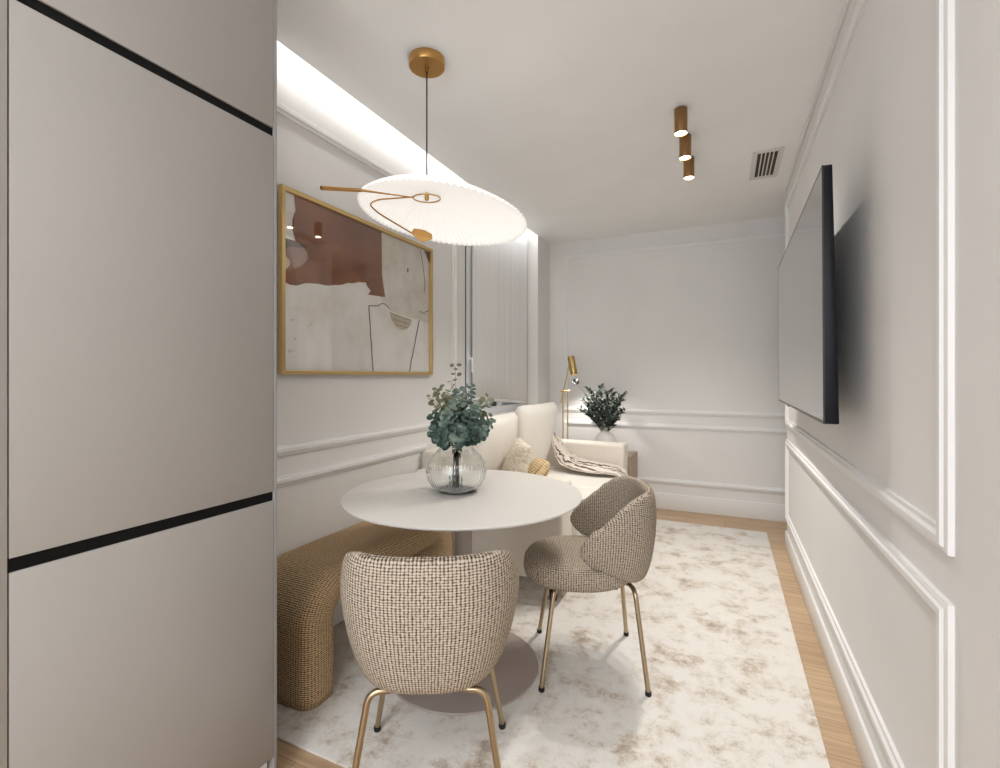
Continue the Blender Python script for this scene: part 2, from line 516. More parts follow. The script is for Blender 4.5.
# ------------------------------------------------------------------ window and blind
wf = bpy.data.objects.new('window_1', None); link(wf); wf['kind'] = 'structure'
UPVC = plain('white_window_frame', srgb(226, 228, 230), .35)
DARKEDGE = plain('gasket_edge_shade', srgb(96, 96, 100), .5)
fx0, fx1 = XL-.07, XL+.004
bm = bmesh.new()
w = .055
box(bm, (fx0, W0+.022, WZ0), (fx1, W0+.022+.10, WZ1), .005)
box(bm, (fx0, W1-w, WZ0), (fx1, W1, WZ1), .005)
ym = 3.80
box(bm, (fx0, ym-.045, WZ0+w), (fx1, ym+.045, WZ1-w), .005)
box(bm, (fx0, W0+.122, WZ0), (fx1, W1-w, WZ0+w), .005)
box(bm, (fx0, W0+.122, WZ1-w), (fx1, W1-w, WZ1), .005)
finish('window_frame', bm, UPVC, wf, 40)
bm = bmesh.new()
box(bm, (fx0, W0, WZ0), (fx1-.004, W0+.022, WZ1))  # dark-coloured strip for the shade between wall and frame
for a in (W0+.022+.10, ym-.045-.012, ym+.045, W1-w-.012):
    box(bm, (fx0+.01, a, WZ0+w), (fx1-.012, a+.012, WZ1-w))
finish('window_gasket_and_shade', bm, DARKEDGE, wf)
bm = bmesh.new()
box(bm, (XL-.045, W0+.03, WZ0+.03), (XL-.039, W1-.03, WZ1-.03))
finish('window_pane', bm, pane_mat('window_glass', .6, (.9, .92, .93, 1)), wf)
bm = bmesh.new()
box(bm, (XL+.003, W0+.035, 1.335), (XL+.012, W0+.065, 1.40), .003)
tube(bm, smooth_path([(XL+.01, W0+.05, 1.37), (XL+.035, W0+.05, 1.37), (XL+.037, W0+.05, 1.27)], .015), .0085, 10)
finish('window_handle', bm, WHITE, wf, 50)
boxobj('window_sill', (XL-.1, W0-.02, WZ0-.03), (XL+.03, W1, WZ0), TRIM, wf, .004)
# the court wall seen through the glass
structure(boxobj('wall_court', (-3.3, 2.0, -.5), (-3.2, 6.5, 4), paint('court_render', srgb(120, 116, 112), .9)))

bl = empty('roller_blind', (XL+.022, 3.81, 2.66), 'sheer grey roller blind hanging over the window behind the sofa', 'blind')
BY0, BY1, BZ = -.546, .585, -1.67
bm = bmesh.new()
ny = 60
rows = []
SLOPE = .085
for q_ in (1, .66, .33, -.02):
    rows.append([bm.verts.new((.0010*math.sin(k*.9)*(.4+.6*math.sin(k*.23)), BY0+(BY1-BY0)*k/ny, q_*(BZ+SLOPE*(1-k/ny)))) for k in range(ny+1)])
for a, b in zip(rows, rows[1:]):
    for k in range(ny): bm.faces.new((a[k], a[k+1], b[k+1], b[k]))
bsh = finish('blind_fabric', bm, BLIND, bl, 180)
sm = bsh.modifiers.new('thick', 'SOLIDIFY'); sm.thickness = .0012
br_ = boxobj('bottom_rail', (-.006, 0, -.018), (.006, math.hypot(BY1-BY0, SLOPE), .006), plain('blind_rail', srgb(228, 227, 225), .5), bl, .003)
br_.location = (0, BY0, BZ+SLOPE); br_.rotation_euler = (-math.atan2(SLOPE, BY1-BY0), 0, 0)
bm = bmesh.new(); tube(bm, [(0, BY0-.005, .03), (0, BY1+.005, .03)], .0165, 16)
finish('roller_tube', bm, plain('roller_white', srgb(220, 220, 220), .5), bl, 50)
bm = bmesh.new(); tube(bm, [(.012, BY0-.012, .03), (.012, BY0-.012, -1.0), (.012, BY0-.012, -1.46)], .0016, 6)
finish('pull_cord', bm, WHITE, bl, 60)

# ------------------------------------------------------------------ tall kitchen cabinets
CX = -1.235
def tall_cabinet(name, y0, y1, label, gaps, side=0):
    t = empty(name, (CX, (y0+y1)/2, 0), label, 'cabinet')
    h = (y1-y0)/2
    d = XL - CX + .002
    bm = bmesh.new()
    box(bm, (d, -h, .09), (-.05, h, 2.595))
    if side: box(bm, (d, h-.012, .02), (-.0005, h, 2.597), .0015, 2)
    finish('carcass', bm, LACQ_SIDE, t, 40)
    boxobj('plinth', (d+.05, -h, .0), (-.02, h-.02, .09), WHITE, t)
    top = h-.0135 if side else h-.0015
    zs = [.092] + [g for gg in gaps for g in gg] + [2.59]
    for i in range(0, len(zs), 2):
        boxobj('door', (-.022, -h+.001, zs[i]), (0, top, zs[i+1]), LACQ, t, .0012, 2)
    for a, b in gaps:
        boxobj('grip_channel', (-.049, -h+.001, a+.0004), (-.005, top, b-.0004), BLACK, t)
    return t
tall_cabinet('tall_cabinet', .447, 1.058, 'tall matt grey-beige cabinet with black grip channels between three doors', [(.864, .892), (1.962, 1.988)], 1)
tall_cabinet('tall_cabinet', -.18, .4468, 'plain tall grey cabinet at the very edge, left of the cabinet with black channels', [], 0)

# ------------------------------------------------------------------ rug
bm = bmesh.new()
RX0, RX1, RY0, RY1 = -1.742, .302, 1.188, 4.36
box(bm, (RX0, RY0, .0005), (RX1, RY1, .009), .003, 2)
rug = finish('area_rug', bm, RUG, None, 40)
tag(rug, 'large cream rug with mottled beige pattern under table and chairs', 'rug')
RZ = .009

# ------------------------------------------------------------------ round table
tb = empty('round_table', (-1.012, 1.82, RZ), 'round beige pedestal dining table on a taupe disc base', 'table')
bm = bmesh.new()
R = .500; zt = .746-RZ
lathe(bm, [(0, zt), (R-.006, zt), (R-.001, zt-.002), (R, zt-.006), (R-.002, zt-.010), (R-.035, zt-.022), (R-.06, zt-.024), (0, zt-.024)], 128)
finish('table_top', bm, TABLETOP, tb, 30)
bm = bmesh.new()
lathe(bm, [(0, zt-.024), (.14, zt-.024), (.14, zt-.032), (.045, zt-.040), (.036, zt-.06), (.036, .06), (.038, .03), (.044, .014), (0, .012)], 48)
finish('pedestal', bm, TAUPE, tb, 35)
bm = bmesh.new()
lathe(bm, [(0, 0), (.316, 0), (.318, .003), (.316, .009), (.30, .0115), (.06, .014), (0, .014)], 96)
finish('disc_base', bm, TAUPE, tb, 35)

# ------------------------------------------------------------------ dining chairs
def chair_backrest(parent):
    PM = math.radians(101)
    a, b = .237, .252
    Z0 = .603
    mid = [(0, .5845), (40, .5845), (58, .582), (70, .576), (80, .566), (90, .556), (97, .549), (101, .546)]
    hh = [(0, .1825), (30, .1825), (46, .179), (58, .168), (70, .144), (80, .112), (90, .076), (96, .048), (99.5, .026), (101, .010)]
    nphi, nth = 73, 36
    bm = bmesh.new(); uvl = bm.loops.layers.uv.verify()
    rings, uvs = [], []
    arc = 0; prev = None
    def plan(ph, s):
        # squarish horseshoe, open towards +y
        x = a*spow(math.sin(ph), .70); y = -b*spow(math.cos(ph), .76)
        if math.cos(ph) < 0:
            x = a*(1-.10*(abs(ph)-PI/2)**1.3); x = math.copysign(x, ph); y = .28*math.sin(abs(ph)-PI/2)
        return Vector((x*s, y*s+ (1-s)*.02, 0))
    for i in range(nphi):
        t = -1+2*i/(nphi-1)
        t = math.copysign(1-(1-abs(t))**1.35, t)
        ph = t*PM; ad = abs(math.degrees(ph))
        q = max(0, 1-(abs(t))**7)
        h = lerp_tab(hh, ad)
        m = lerp_tab(mid, ad)
        th = .027*min(1, max(q, .02)**.35)
        e = 1e-3
        tan = (plan(ph+e, 1)-plan(ph-e, 1)).normalized(); nrm = Vector((tan.y, -tan.x, 0))
        c0 = plan(ph, 1)
        if prev is not None: arc += (c0-prev).length
        prev = c0
        ring, uv = [], []
        for k in range(nth):
            al = 2*PI*k/nth
            dz = spow(math.sin(al), .62)*h
            dn = spow(math.cos(al), .62)*th
            z = m+dz
            k_ = max(0, (.642-z)/.22)**1.5
            p = plan(ph, 1); p.x *= 1-.20*k_; p.y = p.y*(1-.10*k_); p += nrm*dn; p.z = z
            ring.append(bm.verts.new(p)); uv.append((arc, z+dn*.5))
        rings.append(ring); uvs.append(uv)
    for i in range(nphi-1):
        for k in range(nth):
            k2 = (k+1) % nth
            f = bm.faces.new((rings[i][k], rings[i][k2], rings[i+1][k2], rings[i+1][k]))
            for l, u in zip(f.loops, (uvs[i][k], uvs[i][k2], uvs[i+1][k2], uvs[i+1][k])): l[uvl].uv = u
    for r in (rings[0], rings[-1]):
        f = bm.faces.new(r)
        for l in f.loops: l[uvl].uv = (0, 0)
    return finish('backrest', bm, TWEED, parent, 180)

def chair_seat(parent):
    bm = bmesh.new(); n = 72
    prof = [(0, .376), (.76, .376), (.90, .384), (.97, .402), (1.0, .428), (.985, .454), (.94, .469), (.84, .478), (.6, .484), (.3, .486), (0, .487)]
    rings = []
    for s, z in prof:
        if s == 0: rings.append([bm.verts.new((0, .035, z))]); continue
        ring = []
        for k in range(n):
            a = 2*PI*k/n
            x = .228*spow(math.cos(a), .82)*s; y = .035+.238*spow(math.sin(a), .82)*s
            if y < .0: x *= 1-.12*min(1, -y/.2)
            ring.append(bm.verts.new((x, y, z - .01*max(0, y-.15)/.1)))
        rings.append(ring)
    for a, b in zip(rings, rings[1:]):
        for k in range(n):
            k2 = (k+1) % n
            if len(a) == 1: bm.faces.new((a[0], b[k2], b[k]))
            elif len(b) == 1: bm.faces.new((a[k], a[k2], b[0]))
            else: bm.faces.new((a[k], a[k2], b[k2], b[k]))
    uv_dominant(bm)
    return finish('seat', bm, TWEED, parent, 180)

def make_chair(loc, rz, label):
    t = empty('dining_chair', loc, label, 'chair', rz, 'tweed dining chairs with brass legs')
    chair_seat(t); chair_backrest(t)
    zl = .4
    for sx, sy in ((-1, 1), (1, 1), (-1, -1), (1, -1)):
        bm = bmesh.new()
        fx, fy = .217*sx, .200*sy
        if sy > 0:
            pts = [(.07*sx, .10, .372), (.152*sx, .148, .372), (fx, fy, .012)]
        else:
            pts = [(.04*sx, -.10, .372), (.085*sx, -.165, .374), (.158*sx, -.172, .376), (fx, fy-.01, .012)]
        tube(bm, smooth_path(pts, .045, 8), .0094, 14)
        leg = finish('leg', bm, CHAMP, t, 60)
        bm = bmesh.new(); fy2 = fy if sy > 0 else fy-.01
        lathe(bm, [(0, 0), (.0105, 0), (.012, .003), (.012, .016), (0, .016)], 16, (fx, fy2, 0))
        finish('foot_cap', bm, RUBBER, leg, 40)
    bm = bmesh.new()
    box(bm, (-.13, -.11, .364), (.13, .12, .377), .004)
    finish('seat_plate', bm, RUBBER, t, 40)
    return t
ch1 = make_chair((-.811, 1.272, RZ), math.atan2(.448, .894), 'tweed dining chair seen from behind, nearest, in front of the round table')
def copy_tree(o, parent=None):
    c = o.copy(); COL.objects.link(c)
    if parent is not None: c.parent = parent
    for k in list(o.children): copy_tree(k, c)
    return c
ch2 = copy_tree(ch1)
ch2.location = (-.541, 2.066, RZ); ch2.rotation_euler = (0, 0, math.atan2(.932, -.362))
ch2['label'] = 'tweed dining chair side-on, right of the round table on open rug'

# ------------------------------------------------------------------ bench
def make_bench():
    t = empty('bench', (-1.555, 1.83, RZ), 'brown tweed waterfall bench with rounded ends along the left wall', 'bench')
    y0, y1, H = -.525, .545, .488-RZ
    TL, TS, rc, W2 = .158, .14, .125, .19      # leg and seat thickness, centre-line radius, half width
    path = []   # (y, z, normal angle, thickness)
    for k in range(9): path.append((y0+TL/2, .002+(H-TS/2-rc-.002)*k/8, PI, TL))
    for k in range(1, 13):
        a = PI-PI/2*k/12; path.append((y0+TL/2+rc+rc*math.cos(a), H-TS/2-rc+rc*math.sin(a), a, TL+(TS-TL)*k/12))
    ya, yb = y0+TL/2+rc, y1-TL/2-rc
    for k in range(1, 21): path.append((ya+(yb-ya)*k/20, H-TS/2, PI/2, TS))
    for k in range(1, 13):
        a = PI/2-PI/2*k/12; path.append((y1-TL/2-rc+rc*math.cos(a), H-TS/2-rc+rc*math.sin(a), a, TS+(TL-TS)*k/12))
    for k in range(1, 9): path.append((y1-TL/2, (H-TS/2-rc)*(1-k/8)+.002*k/8, 0, TL))
    bm = bmesh.new(); uvl = bm.loops.layers.uv.verify()
    def section(T):
        r = .058; out = []
        for cx, cn, a0 in ((W2-r, T/2-r, 0), (-W2+r, T/2-r, PI/2), (-W2+r, -T/2+r, PI), (W2-r, -T/2+r, 1.5*PI)):
            for k in range(9):
                a = a0+PI/2*k/8; out.append((cx+r*math.cos(a), cn+r*math.sin(a)))
        return out
    rings, arc, prev = [], 0, None
    np_ = len(path)
    for i, (y, z, a, T) in enumerate(path):
        if prev:
            da = abs(a-prev[2]) if abs(a-prev[2]) < 1 else 0
            arc += math.hypot(y-prev[0], z-prev[1])+da*T/2
        prev = (y, z, a)
        sq = .965 if i in (0, np_-1) else 1
        sec = section(T)
        rings.append(([bm.verts.new((x*sq, y+n*math.cos(a)*sq, z+n*math.sin(a)*sq)) for x, n in sec], arc, sec))
    n = len(rings[0][0])
    for (A, va, sa), (B, vb, sb) in zip(rings, rings[1:]):
        per = 0
        for k in range(n):
            k2 = (k+1) % n
            d = math.hypot(sa[k2][0]-sa[k][0], sa[k2][1]-sa[k][1])
            f = bm.faces.new((A[k], A[k2], B[k2], B[k]))
            for l, uv in zip(f.loops, ((per, va), (per+d, va), (per+d, vb), (per, vb))): l[uvl].uv = uv
            per += d
    for r in (rings[0][0], rings[-1][0]): bm.faces.new(r)
    finish('upholstery', bm, TWEED_B, t, 180)
    return t
make_bench()

# ------------------------------------------------------------------ sofa
SX0, SX1 = -1.725, -.775     # back, front
SY0, SY1 = 2.47, 4.30
sf = empty('sofa', ((SX0+SX1)/2, (SY0+SY1)/2, 0), 'cream fabric two-seat sofa under the window blind', 'sofa')
def L2(x, y, z): return (x-(SX0+SX1)/2, y-(SY0+SY1)/2, z)
def sbox(name, lo, hi, m, bev, seg=4, parent=sf):
    return boxobj(name, L2(*lo), L2(*hi), m, parent, bev, seg)
AW = .2
sbox('base', (SX0+.02, SY0+.02, .15), (SX1+.0, SY1-.02, .30), SOFA, .012)
sbox('armrest', (SX0, SY0, .135), (SX1-.005, SY0+AW, .664), SOFA, .024)
sbox('armrest', (SX0, SY1-AW, .135), (SX1+.015, SY1, .664), SOFA, .024)
sbox('backrest', (SX0-.02, SY0+.11, .2), (SX0+.20, SY1-.11, .77), SOFA, .03)
ym2 = (SY0+SY1)/2
def puff(bm, w, h, d, n=22, ex=.42, pinch=.04, sag=0):
    """a stuffed cushion in local x (w) / z (h), thickness d along y"""
    grid = {}
    uvl = bm.loops.layers.uv.verify()
    for s in (1, -1):
        for i in range(n+1):
            for j in range(n+1):
                u, v = -1+2*i/n, -1+2*j/n
                edge = i in (0, n) or j in (0, n)
                if edge and s < 0: grid[s, i, j] = grid[1, i, j]; continue
                th = d/2*((1-u*u)**ex)*((1-v*v)**ex) if not edge else 0
                k = 1 - pinch*(1-abs(u)**2)*(abs(v)**4)
                k2 = 1 - pinch*(1-abs(v)**2)*(abs(u)**4)
                # softened corners
                rr = 1-.035*(abs(u)*abs(v))**6
                grid[s, i, j] = bm.verts.new((u*w/2*k2*rr, s*th, v*h/2*k*rr - sag*(1-u*u)*(1-v*v)))
        for i in range(n):
            for j in range(n):
                q = [grid[s, i, j], grid[s, i+1, j], grid[s, i+1, j+1], grid[s, i, j+1]]
                f = bm.faces.new(q if s < 0 else q[::-1])
                for l in f.loops: l[uvl].uv = (l.vert.co.x, l.vert.co.z)
    return bm
def seat_cushion(y0, y1):
    bm = bmesh.new()
    box(bm, L2(SX0+.22, y0, .295), L2(SX1+.025, y1, .452), .035, 4)
    finish('seat_cushion', bm, SOFA_W, sf, 180)
seat_cushion(SY0+AW+.004, ym2-.003); seat_cushion(ym2+.003, SY1-AW-.004)
for (x, y) in ((SX0+.08, SY0+.08), (SX1-.08, SY0+.08), (SX0+.08, SY1-.08), (SX1-.08, SY1-.08)):
    bm = bmesh.new(); p = L2(x, y, 0)
    z0 = .0092 if y < RY1 else .0005
    lathe(bm, [(0, z0), (.02, z0), (.025, .15), (0, .15)], 16, (p[0], p[1], 0))
    finish('foot', bm, RUBBER, sf, 40)

def cushion(name, loc, rot, w, h, d, m, parent=None, ex=.42, pinch=.05):
    bm = bmesh.new(); puff(bm, w, h, d, ex=ex, pinch=pinch)
    o = finish(name, bm, m, parent, 180)
    o.location = loc; o.rotation_euler = rot
    return o
def d3(*a): return tuple(math.radians(x) for x in a)
# big loose back cushions: local y is the thickness -> turn it to face +x, lean back
p = L2(-1.435, 2.935, .705)
cushion('back_cushion', p, d3(-13, 0, -90), .62, .58, .21, SOFA_W, sf, .34, .03)
p = L2(-1.40, 3.60, .73)
cushion('back_cushion', p, d3(-15, 0, -95), .66, .62, .22, SOFA_W, sf, .34, .03)

kc = cushion('throw_pillow', (-1.205, 2.822, .645), d3(-20, 3, -56), .36, .40, .13, KNIT)
tag(kc, 'cream knitted pillow standing on the sofa behind the glass vase', 'pillow')
tc_ = cushion('throw_pillow', (-1.17, 3.075, .568), d3(-38, -5, -60), .32, .27, .14, TAN)
tag(tc_, 'small tan woven pillow at the foot of the white back cushion', 'pillow')

# striped throw: runs down from the corner of arm and cushion, along the seat and over its front
def make_throw():
    path = [(-1.365, 4.035, .75), (-1.345, 4.03, .70), (-1.31, 4.02, .63), (-1.26, 4.0, .555), (-1.19, 3.97, .505), (-1.08, 3.94, .485), (-.97, 3.92, .480),
            (-.87, 3.92, .478), (-.79, 3.93, .472), (-.738, 3.94, .445), (-.722, 3.945, .40), (-.72, 3.945, .36)]
    width = [.045, .075, .10, .13, .155, .17, .175, .17, .16, .15, .145, .14]
    fold = [.02, .035, .05, .052, .045, .034, .028, .026, .022, .016, .012, .01]
    def samp(tab, t):
        x = t*(len(tab)-1); i = min(int(x), len(tab)-2); f = x-i
        a, b = tab[i], tab[i+1]
        return tuple(p+(q-p)*f for p, q in zip(a, b)) if isinstance(a, tuple) else a+(b-a)*f
    bm = bmesh.new(); uvl = bm.loops.layers.uv.verify()
    ns, nw = 90, 56
    G = []
    for i in range(ns+1):
        t = i/ns
        c = Vector(samp(path, t)); c2 = Vector(samp(path, min(1, t+.02))); c1 = Vector(samp(path, max(0, t-.02)))
        tg = (c2-c1).normalized()
        w = samp(width, t); fo = samp(fold, t)
        side = Vector((0, 1, 0)); side = (side-tg*side.dot(tg)).normalized()
        nr = tg.cross(side); nr = nr if nr.z > 0 or nr.x > .3 else -nr
        row = []
        for j in range(nw+1):
            v = -1+2*j/nw
            ph = v*9.5+math.sin(t*5)*1.4+.8*math.sin(v*3+t*9)
            h = fo*(.55+.45*math.sin(ph)) + fo*.35*math.sin(ph*.43+2+t*4)
            h *= (1-abs(v)**6*.8)
            y = v*w + .012*math.sin(ph+1.2)
            pnt = c+side*y+nr*max(h, .003)
            pnt.y = min(pnt.y, SY1-AW-.006)
            row.append(bm.verts.new(pnt))
        G.append(row)
    for i in range(ns):
        for j in range(nw):
            f = bm.faces.new((G[i][j], G[i+1][j], G[i+1][j+1], G[i][j+1]))
            for l, (a, b) in zip(f.loops, ((i, j), (i+1, j), (i+1, j+1), (i, j+1))): l[uvl].uv = (b/nw*.9, a/ns*1.2)
    o = finish('throw_blanket', bm, THROW, None, 180)
    s = o.modifiers.new('thick', 'SOLIDIFY'); s.thickness = .004; s.offset = 1
    return tag(o, 'striped grey and cream throw draped over the sofa seat beside its far arm', 'throw')
make_throw()

# ------------------------------------------------------------------ side table, white vase, olive sprigs, floor lamp
st = empty('side_table', (-1.0, 4.557, 0), 'small grey-brown wooden side table between sofa arm and back wall', 'side table')
boxobj('table_top', (-.25, -.183, .50), (.25, .183, .525), GREYWOOD, st, .003)
boxobj('side_panel', (.225, -.183, 0), (.25, .183, .50), GREYWOOD, st, .003)
boxobj('side_panel', (-.25, -.183, 0), (-.225, .183, .50), GREYWOOD, st, .003)
boxobj('shelf', (-.225, -.175, .16), (.225, .175, .18), GREYWOOD, st, .002)
VX, VY = -1.005, 4.50
wv = empty('ceramic_vase', (VX, VY, .5255), 'round white ceramic vase on the side table by the back wall', 'vase')
bm = bmesh.new()
lathe(bm, [(0, 0), (.05, 0), (.075, .02), (.097, .065), (.1, .1), (.092, .138), (.07, .172), (.045, .193), (.034, .202), (.035, .212), (.028, .212), (.026, .2), (.04, .186), (.06, .165), (.075, .12), (.06, .04), (0, .02)], 48)
finish('vase_body', bm, paint('white_ceramic', srgb(232, 229, 224), .5), wv, 180)

def oriented_leaf(bm, base, d, nrm, ln, wd, kind='pointed', mi=0, cup=.12):
    d = d.normalized(); s = d.cross(nrm).normalized(); n = s.cross(d).normalized()
    if kind == 'pointed': prof = [(0, 0), (.18, .62), (.42, 1), (.7, .75), (.9, .3), (1, 0)]
    else: prof = [(0, .12), (.1, .58), (.3, .93), (.52, 1), (.75, .86), (.92, .48), (1, .06)]
    L_, C_, R_ = [], [], []
    for t, w in prof:
        c = base+d*(ln*t)-n*(cup*ln*t*t*.6)
        C_.append(bm.verts.new(c))
        L_.append(bm.verts.new(c+s*(wd/2*w)+n*(cup*wd*w*.7)))
        R_.append(bm.verts.new(c-s*(wd/2*w)+n*(cup*wd*w*.7)))
    for k in range(len(prof)-1):
        for a, b in ((L_, C_), (C_, R_)):
            f = bm.faces.new((a[k], a[k+1], b[k+1], b[k])); f.material_index = mi

def bez(p0, p1, p2, n):
    return [p0*(1-t)**2+p1*2*t*(1-t)+p2*t*t for t in (i/n for i in range(n+1))]

ol = empty('olive_bouquet', (VX, VY, .60), 'dark green leafy olive sprigs standing in the white ceramic vase', 'plant')
rnd = random.Random(5)
OT = [(-.25, -.14, .585), (-.19, -.06, .42), (-.13, -.10, .52), (-.08, .05, .48), (-.02, -.10, .54), (.03, .03, .50), (.09, -.08, .47), (.14, .04, .41), (.19, -.08, .33),
      (-.15, .04, .34), (-.05, -.15, .42), (.06, -.15, .36), (-.12, -.14, .31), (.16, -.02, .47), (-.20, -.10, .33), (.12, -.12, .26)]
for i, tp in enumerate(OT):
    br = bpy.data.objects.new('sprig', None); link(br, ol)
    p0 = Vector((rnd.uniform(-.01, .01), rnd.uniform(-.01, .01), .02)); p2 = Vector(tp)
    p1 = Vector((p2.x*.25, p2.y*.25, max(.22, p2.z*.65)))
    pts = bez(p0, p1, p2, 16)
    bm = bmesh.new(); tube(bm, pts, [.0028-.0018*k/16 for k in range(17)], 6); finish('stem', bm, STEM, br, 180)
    bm = bmesh.new()
    for k in range(5, 17):
        tg = (pts[k]-pts[k-1]).normalized()
        for q in range(5 if k < 16 else 3):
            if k < 7 and q > 0: continue
            if i == 0 and 11 < k < 15: continue
            a = rnd.uniform(0, 2*PI)
            v = Vector((math.cos(a), math.sin(a), rnd.uniform(-.5, .6)))
            d = (tg*.75+v*.8).normalized()
            oriented_leaf(bm, pts[k], d, Vector((rnd.uniform(-.4, .4), -.5, 1)), rnd.uniform(.044, .064), rnd.uniform(.018, .026), cup=rnd.uniform(.0, .2))
    finish('foliage', bm, OLIVE, br, 180, recalc=False)

fl = empty('floor_lamp', (-1.39, 4.507, 0), 'slim brass reading floor lamp in the corner behind the sofa arm', 'lamp')
bm = bmesh.new(); lathe(bm, [(0, 0), (.11, 0), (.112, .004), (.11, .016), (0, .018)], 40); finish('lamp_base', bm, BRASS, fl, 35)
GOLD = metal('satin_gold', srgb(204, 174, 116), .32)
for dx in (-.023, .023):
    bm = bmesh.new(); tube(bm, [(dx*.9, dx*.42, .016), (dx*.9, dx*.42, 1.11 if dx < 0 else 1.10)], .0062, 12); finish('pole', bm, GOLD, fl, 50)
bm = bmesh.new(); tube(bm, [(-.040, -.018, 1.096), (.038, .018, 1.096)], .010, 14); finish('clamp', bm, GOLD, fl, 50)
bm = bmesh.new(); tube(bm, [(-.034, -.035, .98), (.050, -.03, 1.355)], .0055, 12); finish('arm', bm, GOLD, fl, 50)
bm = bmesh.new()
hd = Vector((.10, -.05, -.995)).normalized(); hd = Vector((.205, -.07, -.975)).normalized()
top = Vector((.068, -.045, 1.425)); bot = top+hd*.175
tube(bm, [top, top+hd*.004, bot-hd*.003, bot], [.030, .0335, .0335, .0325], 28, caps=False)
f = bmesh.ops.contextual_create(bm, geom=[e for e in bm.edges if e.is_boundary and all((v.co-top).length < .05 for v in e.verts)])
tube(bm, [top+hd*.02, bot], [.029, .031], 28, caps=False)
lh = finish('lamp_shade', bm, GOLD, fl, 50)
bm = bmesh.new()
bc = bot-hd*.045
bmesh.ops.create_uvsphere(bm, u_segments=16, v_segments=10, radius=.017, matrix=Matrix.Translation(bc))
finish('bulb', bm, emit('bulb_glow', (1, .86, .68, 1), 12), lh, 180)

# ------------------------------------------------------------------ glass vase with eucalyptus on the table
GX, GY, GZ = -1.045, 1.815, .7465
gv = empty('glass_vase', (GX, GY, GZ), 'wide clear ribbed glass vase on the round table', 'vase')
def ell(z):  # outer radius of the bowl
    pts = [(0, .070), (.006, .082), (.03, .110), (.06, .126), (.09, .1315), (.12, .126), (.15, .108), (.175, .083), (.188, .0725), (.198, .071), (.206, .074)]
    return lerp_tab(pts, z)
NR = 56
rib = lambda r, z, a: r*(1+.010*math.cos(NR*a)) if .012 < z < .19 else r
outer = [(0, 0), (.05, 0), (.066, .001)] + [(ell(z), z) for z in [.005+.201*k/26 for k in range(27)]]
inner = [(ell(z)-.0032, z) for z in [.205-.195*k/26 for k in range(27)]] + [(.05, .009), (0, .009)]
bm = bmesh.new()
KO = len(outer)
no = NR*6
rings = []
for idx, (r, z) in enumerate(outer+inner):
    if r < 1e-6: rings.append([bm.verts.new((0, 0, z))]); continue
    amp = 0 if idx < KO else (.006 if .012 < z < .19 else 0)
    rings.append([bm.verts.new((r*(1-amp*(.5+.5*math.cos(NR*2*PI*k/no)))*math.cos(2*PI*k/no), r*(1-amp*(.5+.5*math.cos(NR*2*PI*k/no)))*math.sin(2*PI*k/no), z)) for k in range(no)])
for a, b in zip(rings, rings[1:]):
    for k in range(no):
        k2 = (k+1) % no
        if len(a) == 1: bm.faces.new((a[0], b[k2], b[k]))
        elif len(b) == 1: bm.faces.new((a[k], a[k2], b[0]))
        else: bm.faces.new((a[k], a[k2], b[k2], b[k]))
GLASS = glass_mat('clear_glass', (.985, .992, .99, 1))
finish('vase_bowl', bm, GLASS, gv, 180)

eu = empty('eucalyptus_bouquet', (GX, GY, GZ), 'blue-green eucalyptus stems with round leaves in the glass vase', 'plant')
rnd = random.Random(21)
